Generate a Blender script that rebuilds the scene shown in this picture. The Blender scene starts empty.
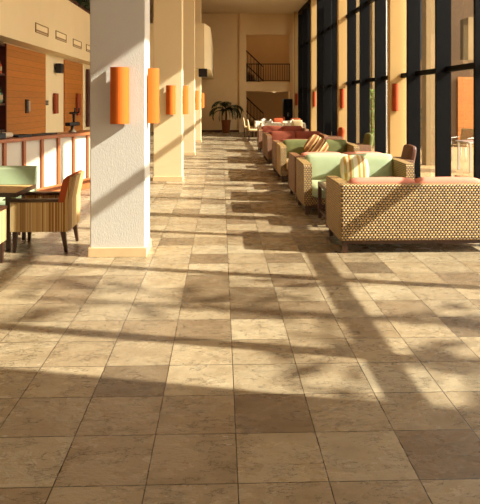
import bpy, bmesh, math, random
from mathutils import Vector, Matrix
random.seed(7)
SC = bpy.context.scene
COL = SC.collection
PI = math.pi

# ------------------------------------------------------------------ camera, light, exposure
EYE = 1.667
FPX = 610.0
cam_d = bpy.data.cameras.new('camera')
cam_d.sensor_fit = 'VERTICAL'
cam_d.sensor_height = 36.0
cam_d.sensor_width = 36.0
cam_d.lens = FPX / 504 * 36.0
cam_d.shift_y = (101 - 252) / 504
cam_d.clip_end = 300
cam = bpy.data.objects.new('camera', cam_d)
COL.objects.link(cam)
YAW = math.atan(19 / FPX)
cam.location = (0, 0, EYE)
cam.rotation_euler = (PI / 2, 0, -YAW)
SC.camera = cam

world = bpy.data.worlds.new('sky')
SC.world = world
world.use_nodes = True
bg = world.node_tree.nodes['Background']
bg.inputs[0].default_value = (1.0, 0.95, 0.87, 1)
bg.inputs[1].default_value = 4.2

sun_d = bpy.data.lights.new('sun', 'SUN')
sun_d.energy = 14.5
sun_d.color = (1.0, 0.97, 0.87)
sun_d.angle = math.radians(0.55)
sun = bpy.data.objects.new('sun', sun_d)
COL.objects.link(sun)
SUNDIR = Vector((-1, 0.23, -0.715))
sun.rotation_euler = SUNDIR.to_track_quat('-Z', 'Y').to_euler()
sun.location = (20, -5, 15)

SC.view_settings.view_transform = 'Standard'
SC.view_settings.look = 'None'
SC.view_settings.gamma = 1
SC.view_settings.use_curve_mapping = False
SC.view_settings.exposure = 0.12

# ------------------------------------------------------------------ materials
def s2l(c):
    return tuple((v / 12.92 if v <= 0.04045 else ((v + 0.055) / 1.055) ** 2.4) for v in c)

def rgb(r, g, b):
    return s2l((r / 255, g / 255, b / 255)) + (1,)

class NT:
    def __init__(s, name):
        s.m = bpy.data.materials.new(name)
        s.m.use_nodes = True
        s.t = s.m.node_tree
        s.b = s.t.nodes['Principled BSDF']
    def n(s, kind, **kw):
        nd = s.t.nodes.new(kind)
        for k, v in kw.items():
            setattr(nd, k, v)
        return nd
    def l(s, a, b):
        s.t.links.new(a, b)
    def math(s, op, a, b=None):
        nd = s.n('ShaderNodeMath', operation=op)
        for i, v in enumerate((a, b)):
            if v is None: continue
            if isinstance(v, (int, float)): nd.inputs[i].default_value = v
            else: s.l(v, nd.inputs[i])
        return nd.outputs[0]
    def mix(s, f, a, b, mode='MIX'):
        nd = s.n('ShaderNodeMixRGB', blend_type=mode)
        for i, v in enumerate((f, a, b)):
            if isinstance(v, (int, float)): nd.inputs[i].default_value = v
            elif isinstance(v, tuple): nd.inputs[i].default_value = v
            else: s.l(v, nd.inputs[i])
        return nd.outputs[0]
    def ramp(s, f, stops, interp='LINEAR'):
        nd = s.n('ShaderNodeValToRGB')
        nd.color_ramp.interpolation = interp
        e = nd.color_ramp.elements
        while len(e) < len(stops): e.new(0.5)
        for i, (p, c) in enumerate(stops):
            e[i].position = p; e[i].color = c
        s.l(f, nd.inputs[0])
        return nd.outputs[0]
    def noise(s, vec, scale, detail=4, rough=0.6):
        nd = s.n('ShaderNodeTexNoise')
        nd.inputs['Scale'].default_value = scale
        nd.inputs['Detail'].default_value = detail
        nd.inputs['Roughness'].default_value = rough
        if vec is not None: s.l(vec, nd.inputs['Vector'])
        return nd.outputs[0]
    def bump(s, h, strength, dist=0.01):
        nd = s.n('ShaderNodeBump')
        nd.inputs['Strength'].default_value = strength
        nd.inputs['Distance'].default_value = dist
        s.l(h, nd.inputs['Height'])
        s.l(nd.outputs[0], s.b.inputs['Normal'])
    def mapping(s, vec, scale):
        nd = s.n('ShaderNodeMapping')
        nd.inputs['Scale'].default_value = scale
        s.l(vec, nd.inputs[0])
        return nd.outputs[0]

def dark(c, k):
    return (c[0] * k, c[1] * k, c[2] * k, 1)

def plain(name, c, rough=0.6, var=0.15, scale=12, bump=0.1, bscale=80, metal=0.0, spec=0.4):
    t = NT(name)
    tc = t.n('ShaderNodeTexCoord').outputs['Object']
    f = t.noise(tc, scale)
    t.l(t.mix(f, dark(c, 1 - var), dark(c, 1 + var)), t.b.inputs['Base Color'])
    t.b.inputs['Roughness'].default_value = rough
    t.b.inputs['Metallic'].default_value = metal
    t.b.inputs['Specular IOR Level'].default_value = spec
    if bump: t.bump(t.noise(tc, bscale, 3), bump, 0.004)
    return t.m

def wood(name, c1, c2, axis=(1, 1, 12), rough=0.4, planks=0.0):
    t = NT(name)
    tc = t.n('ShaderNodeTexCoord').outputs['Object']
    f = t.noise(t.mapping(tc, axis), 3.0, 6, 0.65)
    col = t.mix(f, c1, c2)
    if planks:
        sx = t.n('ShaderNodeSeparateXYZ'); t.l(tc, sx.inputs[0])
        z = t.math('DIVIDE', sx.outputs[2], planks)
        fl = t.math('FLOOR', z)
        wn = t.n('ShaderNodeTexWhiteNoise', noise_dimensions='1D'); t.l(fl, wn.inputs['W'])
        v = t.math('ADD', t.math('MULTIPLY', wn.outputs[0], 0.2), 0.88)
        col = t.mix(1.0, col, v, 'MULTIPLY')
        g = t.math('LESS_THAN', t.math('FRACT', z), 0.06)
        col = t.mix(g, col, dark(c1, 0.6))
    t.l(col, t.b.inputs['Base Color'])
    t.b.inputs['Roughness'].default_value = rough
    t.bump(f, 0.08, 0.003)
    return t.m

def wicker(name, hi, lo, bw=0.038, rh=0.027):
    t = NT(name)
    uv = t.n('ShaderNodeTexCoord').outputs['UV']
    sx = t.n('ShaderNodeSeparateXYZ'); t.l(uv, sx.inputs[0])
    row = t.math('DIVIDE', sx.outputs[1], rh)
    rf = t.math('FLOOR', row)
    off = t.math('MULTIPLY', t.math('FLOORED_MODULO', rf, 2.0), 0.5)
    u = t.math('ADD', t.math('DIVIDE', sx.outputs[0], bw), off)
    # strand hump: sin profile both ways
    hu = t.math('SINE', t.math('MULTIPLY', t.math('FRACT', u), PI))
    hv = t.math('SINE', t.math('MULTIPLY', t.math('FRACT', row), PI))
    h = t.math('MULTIPLY', t.math('POWER', hu, 0.6), t.math('POWER', hv, 0.5))
    cell = t.math('ADD', t.math('MULTIPLY', t.math('FLOOR', u), 7.31), t.math('MULTIPLY', rf, 3.77))
    wn = t.n('ShaderNodeTexWhiteNoise', noise_dimensions='1D'); t.l(cell, wn.inputs['W'])
    strand = t.mix(wn.outputs[0], dark(hi, 0.75), dark(hi, 1.15))
    col = t.mix(t.math('GREATER_THAN', h, 0.58), lo, strand)
    t.l(col, t.b.inputs['Base Color'])
    t.b.inputs['Roughness'].default_value = 0.5
    t.bump(h, 0.9, 0.012)
    return t.m

def stripes(name, cols, width, rough=0.85, axis=0, rand=True):
    t = NT(name)
    uv = t.n('ShaderNodeTexCoord').outputs['UV']
    sx = t.n('ShaderNodeSeparateXYZ'); t.l(uv, sx.inputs[0])
    q = t.math('FLOOR', t.math('DIVIDE', sx.outputs[axis], width))
    if rand:
        wn = t.n('ShaderNodeTexWhiteNoise', noise_dimensions='1D'); t.l(q, wn.inputs['W'])
        f = wn.outputs[0]
    else:
        n = len(cols)
        f = t.math('DIVIDE', t.math('ADD', t.math('FLOORED_MODULO', q, float(n)), 0.5), float(n))
    stops = [(i / len(cols), c) for i, c in enumerate(cols)]
    t.l(t.ramp(f, stops, 'CONSTANT'), t.b.inputs['Base Color'])
    t.b.inputs['Roughness'].default_value = rough
    t.b.inputs['Specular IOR Level'].default_value = 0.2
    t.bump(t.noise(uv, 400, 2), 0.15, 0.003)
    return t.m

def floor_mat():
    t = NT('travertine_floor')
    g = t.n('ShaderNodeTexCoord').outputs['Object']
    sx = t.n('ShaderNodeSeparateXYZ'); t.l(g, sx.inputs[0])
    T = 0.4
    ux = t.math('DIVIDE', t.math('SUBTRACT', sx.outputs[0], 0.074), T)
    uy = t.math('DIVIDE', t.math('SUBTRACT', sx.outputs[1], 2.658), T)
    fx, fy = t.math('FLOOR', ux), t.math('FLOOR', uy)
    cv = t.n('ShaderNodeCombineXYZ'); t.l(fx, cv.inputs[0]); t.l(fy, cv.inputs[1])
    wn = t.n('ShaderNodeTexWhiteNoise', noise_dimensions='2D'); t.l(cv.outputs[0], wn.inputs['Vector'])
    base = t.ramp(wn.outputs[0], [(0, rgb(108, 93, 73)), (0.16, rgb(122, 104, 82)), (0.22, rgb(138, 120, 94)),
                                  (0.55, rgb(148, 133, 108)), (0.8, rgb(157, 140, 112)), (1, rgb(160, 147, 122))])
    # per-tile offset stone figure
    off = t.n('ShaderNodeVectorMath', operation='MULTIPLY_ADD')
    t.l(wn.outputs[1], off.inputs[0]); off.inputs[1].default_value = (20, 20, 20); t.l(g, off.inputs[2])
    st = t.mapping(off.outputs[0], (1.0, 1.5, 1.0))
    n1 = t.noise(st, 3.5, 6, 0.62)
    n2 = t.noise(st, 17, 6, 0.72)
    base = t.mix(1.0, base, t.ramp(n1, [(0.28, (0.74, 0.68, 0.60, 1)), (0.5, (1.0, 0.97, 0.92, 1)), (0.7, (1.08, 1.08, 1.06, 1))]), 'MULTIPLY')
    pits = t.ramp(n2, [(0.30, (0.55, 0.5, 0.45, 1)), (0.40, (1, 1, 1, 1))])
    base = t.mix(0.75, base, pits, 'MULTIPLY')
    # cleft lines of the stone: thin broken wavy cracks
    n3 = t.noise(t.mapping(off.outputs[0], (1.0, 2.6, 1.0)), 8.0, 5, 0.62)
    n4 = t.noise(off.outputs[0], 5.0, 3, 0.6)
    crack = t.math('MULTIPLY', t.math('LESS_THAN', t.math('ABSOLUTE', t.math('SUBTRACT', n3, 0.5)), 0.010), t.math('GREATER_THAN', n4, 0.50))
    base = t.mix(t.math('MULTIPLY', crack, 0.6), base, rgb(64, 46, 32))
    def edge(u):
        f = t.math('FRACT', u)
        return t.math('MINIMUM', f, t.math('SUBTRACT', 1.0, f))
    e = t.math('MINIMUM', edge(ux), edge(uy))
    gr = t.math('LESS_THAN', e, 0.0065)
    base = t.mix(gr, base, rgb(48, 36, 28))
    t.l(base, t.b.inputs['Base Color'])
    rr = t.n('ShaderNodeMapRange'); t.l(n1, rr.inputs[0])
    rr.inputs[3].default_value = 0.18; rr.inputs[4].default_value = 0.36
    t.l(rr.outputs[0], t.b.inputs['Roughness'])
    t.b.inputs['Specular IOR Level'].default_value = 0.5
    hh = t.math('ADD', t.math('MULTIPLY', n2, 0.5), t.math('MULTIPLY', n1, 0.8))
    hh = t.math('MULTIPLY', t.math('SUBTRACT', hh, t.math('MULTIPLY', crack, 0.35)), t.math('SUBTRACT', 1.0, gr))
    t.bump(hh, 1.0, 0.014)
    return t.m

def stucco(name, c, grain=90, strength=0.35):
    t = NT(name)
    tc = t.n('ShaderNodeTexCoord').outputs['Object']
    f = t.noise(tc, 1.3, 3)
    t.l(t.mix(f, dark(c, 0.94), dark(c, 1.05)), t.b.inputs['Base Color'])
    t.b.inputs['Roughness'].default_value = 0.9
    t.b.inputs['Specular IOR Level'].default_value = 0.15
    t.bump(t.noise(t.mapping(tc, (1, 1, 0.4)), grain, 3), strength, 0.006)
    return t.m

def glass_mat(name, tint=(0.95, 0.95, 0.93, 1), refl=0.05):
    t = NT(name)
    t.t.nodes.remove(t.b)
    tr = t.n('ShaderNodeBsdfTransparent'); tr.inputs[0].default_value = tint
    gl = t.n('ShaderNodeBsdfGlossy'); gl.inputs['Roughness'].default_value = 0.02
    gl.inputs[0].default_value = (0.9, 0.9, 0.9, 1)
    lw = t.n('ShaderNodeLayerWeight'); lw.inputs[0].default_value = 0.25
    f = t.math('MULTIPLY', lw.outputs[0], 0.3)
    f = t.math('ADD', f, refl * 0.4)
    mx = t.n('ShaderNodeMixShader'); t.l(f, mx.inputs[0]); t.l(tr.outputs[0], mx.inputs[1]); t.l(gl.outputs[0], mx.inputs[2])
    t.l(mx.outputs[0], t.t.nodes['Material Output'].inputs[0])
    return t.m

M = {}
M['floor'] = floor_mat()
M['stucco'] = stucco('stucco_offwhite', rgb(210, 203, 190), 110, 0.5)
M['cream'] = stucco('plaster_cream', rgb(226, 204, 160), 60, 0.1)
M['gold'] = stucco('plaster_gold', rgb(186, 152, 98), 60, 0.1)
M['tan'] = stucco('plaster_tan', rgb(228, 196, 146), 60, 0.1)
M['ceil'] = stucco('ceiling_tan', rgb(236, 214, 178), 40, 0.1)
M['basestone'] = plain('skirting_stone', rgb(214, 184, 138), 0.45, 0.15, 8)
M['frame'] = plain('dark_frame_metal', rgb(13, 12, 12), 0.55, 0.15, 6, 0.02, spec=0.07)
M['glass'] = glass_mat('window_glass')
M['wicker'] = wicker('wicker_weave', rgb(190, 150, 82), rgb(52, 29, 13))
M['wickerdark'] = wicker('wicker_weave_brown', rgb(160, 104, 52), rgb(52, 28, 14))
M['darkwood'] = wood('dark_wood', rgb(50, 30, 20), rgb(82, 50, 32), (2, 2, 2), 0.35)
M['orangewood'] = wood('orange_wood', rgb(146, 80, 22), rgb(202, 124, 42), (1, 1, 9), 0.35, 0.145)
M['redwood'] = wood('red_wood', rgb(130, 70, 34), rgb(178, 106, 58), (3, 3, 1), 0.35)
M['shelfwood'] = wood('shelf_wood', rgb(56, 22, 14), rgb(88, 38, 22), (1, 1, 6), 0.4)
M['tablewood'] = wood('table_wood', rgb(176, 138, 80), rgb(216, 182, 120), (8, 1, 1), 0.35)
M['counterwhite'] = plain('counter_panel_white', rgb(196, 184, 166), 0.5, 0.05, 3, 0.03)
M['pink'] = plain('salmon_fabric', rgb(204, 130, 106), 0.85, 0.08, 10, 0.2, 300, spec=0.2)
M['mint'] = plain('mint_fabric', rgb(164, 176, 138), 0.85, 0.06, 10, 0.2, 300, spec=0.2)
M['green'] = plain('olive_green_fabric', rgb(102, 104, 62), 0.85, 0.1, 10, 0.2, 300, spec=0.2)
M['maroon'] = plain('maroon_fabric', rgb(124, 62, 42), 0.85, 0.1, 10, 0.2, 300, spec=0.2)
M['rust'] = plain('rust_fabric', rgb(168, 80, 42), 0.8, 0.1, 10, 0.2, 300, spec=0.2)
M['beigefab'] = plain('beige_fabric', rgb(190, 166, 122), 0.85, 0.08, 10, 0.2, 300, spec=0.2)
M['brownleather'] = plain('brown_leather', rgb(84, 48, 30), 0.45, 0.15, 10, 0.1, 120)
M['stripebright'] = stripes('striped_cushion_yellow', [rgb(204, 192, 160), rgb(180, 138, 66), rgb(196, 180, 138), rgb(156, 108, 58), rgb(170, 164, 112), rgb(206, 196, 166)], 0.035, rand=False)
M['stripebrown'] = stripes('striped_cushion_brown', [rgb(120, 74, 44), rgb(176, 138, 84), rgb(96, 54, 34), rgb(200, 164, 110), rgb(140, 96, 56)], 0.03, rand=False)
M['chairstripe'] = stripes('striped_chair_fabric', [rgb(188, 152, 98), rgb(206, 176, 124), rgb(154, 112, 62), rgb(198, 164, 108), rgb(142, 100, 56), rgb(214, 190, 144)], 0.011)
M['orangeshade'] = plain('orange_lampshade', rgb(198, 94, 18), 0.7, 0.08, 6, 0.15, 250, spec=0.25)
M['redshade'] = plain('red_lampshade', rgb(156, 62, 20), 0.7, 0.1, 6, 0.15, 250, spec=0.25)
M['brownshade'] = plain('brown_lampshade', rgb(146, 68, 34), 0.7, 0.1, 6, 0.15, 250, spec=0.25)
M['black'] = plain('black_plastic', rgb(26, 24, 24), 0.45, 0.1, 10, 0.05)
M['blackmetal'] = plain('black_iron', rgb(30, 22, 18), 0.5, 0.15, 10, 0.05)
M['steel'] = plain('steel', rgb(190, 188, 180), 0.3, 0.06, 10, 0.02, metal=0.9)
M['whitecloth'] = plain('white_cloth', rgb(206, 190, 164), 0.85, 0.05, 6, 0.15, 200, spec=0.2)
M['chinawhite'] = plain('white_china', rgb(206, 196, 176), 0.25, 0.03, 6, 0)
M['leaf'] = plain('palm_leaf', rgb(38, 52, 24), 0.5, 0.35, 14, 0.05)
M['leaflight'] = plain('shrub_leaf', rgb(112, 138, 50), 0.55, 0.4, 14, 0.05)
M['trunk'] = plain('bark', rgb(96, 70, 46), 0.9, 0.3, 20, 0.6, 40)
M['soil'] = plain('soil', rgb(44, 30, 20), 0.95, 0.3, 30, 0.6, 60)
M['pot'] = plain('terracotta_brown', rgb(132, 72, 36), 0.5, 0.15, 8, 0.1)
M['terrace'] = plain('terrace_stone', rgb(158, 126, 82), 0.7, 0.1, 3, 0.15, 30)
M['pillar'] = stucco('pillar_beige', rgb(150, 126, 90), 60, 0.4)
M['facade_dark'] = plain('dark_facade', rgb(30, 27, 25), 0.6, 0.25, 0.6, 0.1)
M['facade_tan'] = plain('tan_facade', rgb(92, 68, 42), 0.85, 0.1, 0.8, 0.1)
M['bottlegreen'] = plain('green_bottle', rgb(70, 104, 40), 0.15, 0.1, 8, 0)
M['bottleyellow'] = plain('yellow_bottle', rgb(198, 164, 44), 0.2, 0.1, 8, 0)
M['bottledark'] = plain('dark_bottle', rgb(44, 30, 20), 0.15, 0.1, 8, 0)
M['ventgrey'] = plain('vent_metal', rgb(236, 214, 168), 0.5, 0.05, 8, 0)
M['ventdark'] = plain('vent_slot', rgb(150, 118, 78), 0.7, 0.05, 8, 0)
M['hedge'] = plain('hedge_leaf', rgb(44, 56, 26), 0.6, 0.4, 12, 0.05)
M['truss'] = plain('white_truss_paint', rgb(226, 220, 206), 0.4, 0.05, 8, 0)

# ------------------------------------------------------------------ mesh builder
class MB:
    def __init__(s):
        s.bm = bmesh.new()
    def box(s, c, d, bevel=0.0, seg=2, rot=None, piv=None):
        r = bmesh.ops.create_cube(s.bm, size=1.0)
        vs = r['verts']
        for v in vs:
            v.co = Vector((v.co.x * d[0] + c[0], v.co.y * d[1] + c[1], v.co.z * d[2] + c[2]))
        if rot is not None:
            mt = rot
            p = Vector(piv if piv else c)
            for v in vs: v.co = mt @ (v.co - p) + p
        if bevel:
            es = list({e for v in vs for e in v.link_edges})
            bmesh.ops.bevel(s.bm, geom=es, offset=bevel, segments=seg, affect='EDGES', profile=0.5)
        return s
    def span(s, a, b, bevel=0.0, **k):
        return s.box([(a[i] + b[i]) / 2 for i in range(3)], [abs(b[i] - a[i]) for i in range(3)], bevel, **k)
    def cushion(s, c, d, r=0.05, puff=0.02, rot=None, n=7, seed=0, piv=None):
        rnd = random.Random(seed)
        tb = bmesh.new()
        bmesh.ops.create_cube(tb, size=2.0)
        bmesh.ops.subdivide_edges(tb, edges=tb.edges[:], cuts=n, use_grid_fill=True)
        h = Vector(d) / 2
        r = min(r, min(h) * 0.98)
        vm = {}
        ph = [rnd.uniform(0, 6.28) for _ in range(3)]
        for v in tb.verts:
            p = v.co.copy()
            q = Vector((p.x * h.x, p.y * h.y, p.z * h.z))
            inn = Vector([max(-(h[i] - r), min(h[i] - r, q[i])) for i in range(3)])
            dd = q - inn
            if dd.length > 1e-6: q = inn + dd.normalized() * r
            pf = Vector()
            for i in range(3):
                j, k = (i + 1) % 3, (i + 2) % 3
                if abs(p[i]) > 0.999:
                    pf[i] = math.copysign(puff * (1 - p[j] ** 2) * (1 - p[k] ** 2), p[i])
            q += pf
            q += 0.12 * puff * Vector((math.sin(7 * p.y + ph[0]), math.sin(6 * p.z + ph[1]), math.sin(5 * p.x + ph[2])))
            if rot is not None:
                q = rot @ q
            vm[v] = s.bm.verts.new(q + Vector(c))
        for f in tb.faces:
            nf = s.bm.faces.new([vm[v] for v in f.verts]); nf.smooth = True
        tb.free()
        return s
    def tube(s, pts, rad, seg=8, caps=True, smooth=True):
        pts = [Vector(p) for p in pts]
        n = len(pts)
        rads = rad if isinstance(rad, (list, tuple)) else [rad] * n
        rings = []
        for i, p in enumerate(pts):
            d = (pts[min(i + 1, n - 1)] - pts[max(i - 1, 0)]).normalized()
            up = Vector((0, 0, 1)) if abs(d.z) < 0.95 else Vector((0, 1, 0))
            a = d.cross(up).normalized(); b = a.cross(d)
            rings.append([s.bm.verts.new(p + rads[i] * (math.cos(2 * PI * k / seg + PI / seg) * a + math.sin(2 * PI * k / seg + PI / seg) * b)) for k in range(seg)])
        for i in range(n - 1):
            for k in range(seg):
                f = s.bm.faces.new((rings[i][k], rings[i][(k + 1) % seg], rings[i + 1][(k + 1) % seg], rings[i + 1][k]))
                f.smooth = smooth and seg > 4
        if caps:
            s.bm.faces.new(rings[0][::-1]); s.bm.faces.new(rings[-1])
        return s
    def lathe(s, prof, c=(0, 0, 0), seg=20):
        rings = []
        for (r, z) in prof:
            if r < 1e-5: rings.append([s.bm.verts.new((c[0], c[1], c[2] + z))])
            else: rings.append([s.bm.verts.new((c[0] + r * math.cos(2 * PI * k / seg), c[1] + r * math.sin(2 * PI * k / seg), c[2] + z)) for k in range(seg)])
        for a, b in zip(rings[:-1], rings[1:]):
            for k in range(seg):
                k2 = (k + 1) % seg
                if len(a) == 1 and len(b) == 1: continue
                if len(a) == 1: f = s.bm.faces.new((a[0], b[k2], b[k]))
                elif len(b) == 1: f = s.bm.faces.new((a[k], a[k2], b[0]))
                else: f = s.bm.faces.new((a[k], a[k2], b[k2], b[k]))
                f.smooth = True
        return s
    def prism(s, poly, axis, lo, hi):
        """poly: 2-D points in the two other axes (in order), extruded along axis."""
        def mk(p, t):
            if axis == 0: return (t, p[0], p[1])
            if axis == 1: return (p[0], t, p[1])
            return (p[0], p[1], t)
        a = [s.bm.verts.new(mk(p, lo)) for p in poly]
        b = [s.bm.verts.new(mk(p, hi)) for p in poly]
        n = len(poly)
        s.bm.faces.new(a); s.bm.faces.new(b[::-1])
        for i in range(n):
            s.bm.faces.new((a[i], b[i], b[(i + 1) % n], a[(i + 1) % n]))
        return s
    def taper(s, c, top, bot, z0, z1, shift=(0, 0)):
        """a square leg: centre c (x,y) at the top, half sizes top/bot, foot shifted"""
        a = [s.bm.verts.new((c[0] + shift[0] + sx * bot, c[1] + shift[1] + sy * bot, z0)) for sx, sy in ((-1, -1), (1, -1), (1, 1), (-1, 1))]
        b = [s.bm.verts.new((c[0] + sx * top, c[1] + sy * top, z1)) for sx, sy in ((-1, -1), (1, -1), (1, 1), (-1, 1))]
        s.bm.faces.new(a[::-1]); s.bm.faces.new(b)
        for i in range(4):
            j = (i + 1) % 4
            s.bm.faces.new((a[i], a[j], b[j], b[i]))
        return s
    def leaf(s, p, d, n, L, W, fold=0.2):
        d = Vector(d).normalized(); n = Vector(n)
        side = d.cross(n)
        if side.length < 1e-4: side = d.cross(Vector((1, 0.3, 0)))
        side.normalize(); up = side.cross(d)
        p = Vector(p)
        v = [p, p + d * L * 0.45 + side * W / 2 + up * W * fold, p + d * L - up * L * 0.08, p + d * L * 0.45 - side * W / 2 + up * W * fold]
        m = p + d * L * 0.45
        vv = [s.bm.verts.new(x) for x in v]; vm = s.bm.verts.new(m)
        s.bm.faces.new((vv[0], vv[1], vm)); s.bm.faces.new((vm, vv[1], vv[2])); s.bm.faces.new((vm, vv[2], vv[3])); s.bm.faces.new((vv[0], vm, vv[3]))
        return s
    def build(s, name, mat, parent=None, fixn=True):
        if fixn: bmesh.ops.recalc_face_normals(s.bm, faces=s.bm.faces[:])
        uvl = s.bm.loops.layers.uv.new('UVMap')
        for f in s.bm.faces:
            n = f.normal; ax = max(range(3), key=lambda i: abs(n[i]))
            for lp in f.loops:
                co = lp.vert.co
                lp[uvl].uv = ((co.y, co.z), (co.x, co.z), (co.x, co.y))[ax]
        me = bpy.data.meshes.new(name)
        s.bm.to_mesh(me); s.bm.free()
        me.materials.append(M[mat] if isinstance(mat, str) else mat)
        o = bpy.data.objects.new(name, me)
        COL.objects.link(o)
        if parent is not None: o.parent = parent
        return o

def B(a, b, bevel=0.0): return MB().span(a, b, bevel)

def struct(o, label=None):
    o['kind'] = 'structure'
    if label: o['label'] = label
    return o

def tag(o, label, cat, group=None, kind=None):
    o['label'] = label; o['category'] = cat
    if group: o['group'] = group
    if kind: o['kind'] = kind
    return o

def thing(name, label, cat, loc=(0, 0, 0), rz=0.0, group=None):
    o = bpy.data.objects.new(name, None)
    COL.objects.link(o)
    o.empty_display_size = 0.1
    o.location = loc; o.rotation_euler = (0, 0, rz)
    return tag(o, label, cat, group)

def kids(o): return [c for c in bpy.data.objects if c.parent == o]

def copy_tree(o, parent=None):
    c = o.copy(); COL.objects.link(c)
    if parent is not None: c.parent = parent
    for ch in kids(o): copy_tree(ch, c)
    return c

def dup(o, label, loc=None, rz=None, group=None):
    c = copy_tree(o)
    c['label'] = label
    if group: c['group'] = group
    if loc is not None: c.location = loc
    if rz is not None: c.rotation_euler = (0, 0, rz)
    return c

# ------------------------------------------------------------------ setting
CEIL = 6.4
GX = 4.2            # glass plane of the window wall
struct(B((-7.0, -3.0, -0.12), (4.35, 38.0, 0.0)).build('floor', 'floor'))
struct(B((-7.0, -3.0, CEIL), (4.9, 38.0, CEIL + 0.3)).build('ceiling', 'ceil'))

# left row of stuccoed columns
LCY = [6.56, 12.7, 18.7, 24.7]
for i, y in enumerate(LCY):
    c = struct(B((-1.40, y, 0), (-0.81, y + 0.42, CEIL), 0.012).build('column', 'stucco' if i == 0 else 'cream'), 'off-white stucco column on the left of the aisle')
    struct(B((-1.415, y - 0.015, 0), (-0.795, y + 0.435, 0.10), 0.004).build('skirting', 'basestone', c))

# right row of window columns
RCY = [7.75, 13.9, 20.05, 26.1, 32.2]
for y in RCY:
    struct(B((3.88, y, 0), (4.26, y + 0.2, CEIL), 0.008).build('column', 'gold'), 'golden plaster column between the windows')

# solid wall before the first window, lintel, eave
struct(B((4.1, -3.0, 0), (4.35, 2.55, CEIL)).build('wall_right', 'gold'))
struct(B((4.08, 2.5, 6.08), (4.34, 33.0, CEIL)).build('trim_1', 'frame'))

struct(B((-7.0, -3.2, 0), (4.35, -3.0, CEIL)).build('wall_behind', 'shelfwood'))  # unseen wall behind the camera, added dark to lessen bounce on the foreground

# windows, one per bay
starts = [2.55] + [y + 0.2 for y in RCY[:-1]]
for i, (y0, y1) in enumerate(zip(starts, RCY)):
    w = bpy.data.objects.new('window_%d' % (i + 1), None); COL.objects.link(w); struct(w)
    w.location = (GX, y0, 0)
    L = y1 - y0
    struct(B((-0.004, 0.02, 0.05), (0.004, L - 0.02, 6.08)).build('pane', 'glass', w))
    for d in (1.05, 2.78, 4.5):
        if L - d > 0.1:
            struct(B((-0.25, L - d - 0.035, 0.0), (0.03, L - d + 0.035, 6.08), 0.004).build('mullion', 'frame', w))
    for z in (2.25, 4.46):
        struct(B((-0.07, 0.0, z - 0.05), (0.03, L, z + 0.05), 0.003).build('rail', 'frame', w))
    struct(B((-0.06, 0.0, 0.0), (0.03, L, 0.06), 0.003).build('sill', 'frame', w))

# back wall with the stair alcove opening  (opening X 1.35..3.70)
YB = 32.9
struct(B((-7.0, YB, 0), (1.35, YB + 0.25, CEIL)).build('wall_back', 'tan'))
struct(B((1.35, YB, 5.25), (4.4, YB + 0.25, CEIL)).build('wall_back_upper', 'tan'))
struct(B((3.70, YB, 0), (4.4, YB + 0.25, 5.25)).build('wall_back_right', 'tan'))
struct(B((0.98, YB - 0.12, 0), (1.36, YB, CEIL)).build('trim_2', 'tan'))
struct(B((1.35, YB - 0.1, 2.20), (3.85, 37.0, 2.70)).build('floor_balcony', 'tan'))
struct(B((1.1, 37.0, 0), (4.4, 37.2, CEIL)).build('wall_alcove_back', 'tan'))
struct(B((1.1, YB + 0.25, 0), (1.35, 37.0, CEIL)).build('wall_alcove_left', 'tan'))
struct(B((4.2, YB + 0.25, 0), (4.4, 37.0, CEIL)).build('wall_alcove_right', 'tan'))
struct(B((-3.0, YB - 0.02, 0), (0.97, YB, 0.10)).build('baseboard_back', 'shelfwood'))

# mezzanine along the left and at the far end
FX, WX = -4.13, -4.48
struct(B((FX - 0.2, 2.0, 2.9), (FX, 32.9, 4.40), 0.006).build('wall_mezzanine', 'cream'))
struct(B((-7.0, 2.0, 2.9), (FX - 0.2, 32.9, 3.1)).build('floor_mezzanine', 'cream'))
struct(B((-7.0, -0.5, 3.1), (-6.8, 33.0, CEIL)).build('wall_upper_left', 'shelfwood'))
struct(B((WX - 0.25, 12.86, 0), (WX - 0.05, 33.0, 2.9)).build('wall_left', 'cream'))
struct(B((WX - 0.70, 2.0, 0), (WX - 0.50, 12.86, 2.9)).build('wall_left_niche', 'shelfwood'))
struct(B((WX - 0.50, 12.86, 0), (WX - 0.25, 13.0, 2.9)).build('wall_left_return', 'cream'))
m = MB()
m.prism([(-4.1, 22.0), (-0.6, 22.0), (-0.4, 23.2), (-0.4, 32.88), (-4.1, 32.88)], 2, 2.85, 4.46)
struct(m.build('wall_mezzanine_end', 'cream'))

# bar back wall cladding
for (y0, y1, nm, lab) in ((12.88, 15.75, 'wall_panel', 'wide orange-brown horizontal plank wall panel nearest the bottle shelves'),
                          (17.7, 19.95, 'wall_panel', 'orange-brown plank wall panel behind the beer tap, left of the big column')):
    o = MB().box((0, (y1 - y0) / 2, 1.43), (0.06, y1 - y0, 2.86), 0.006).build(nm, 'orangewood')
    o.location = (WX - 0.03, y0, 0)
    tag(o, lab, 'wall panel', 'plank wall panels behind the bar')

# ------------------------------------------------------------------ outside
struct(B((4.35, -8.0, -0.14), (30.0, 40.0, -0.04)).build('terrace_ground', 'terrace'))
for i, y in enumerate((16.15, 21.9, 24.8, 27.8)):
    o = MB().box((0, 0, 3.2), (0.36, 0.36, 6.5), 0.01).build('terrace_pillar', 'pillar')
    o.location = (5.6, y, -0.04)
    struct(o, 'square beige pillar standing on the terrace outside the windows')
struct(B((8.6, 27.0, -0.04), (10.2, 34.0, 9.5)).build('wall_added_sun_block', 'facade_dark'))  # added block that keeps the sun off the back wall
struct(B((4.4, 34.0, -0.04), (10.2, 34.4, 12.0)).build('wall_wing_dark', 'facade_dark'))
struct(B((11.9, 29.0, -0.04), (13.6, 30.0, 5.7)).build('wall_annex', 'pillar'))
struct(B((10.2, 34.0, -0.04), (24.0, 34.4, 12.0)).build('wall_wing_tan', 'facade_tan'))

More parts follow.
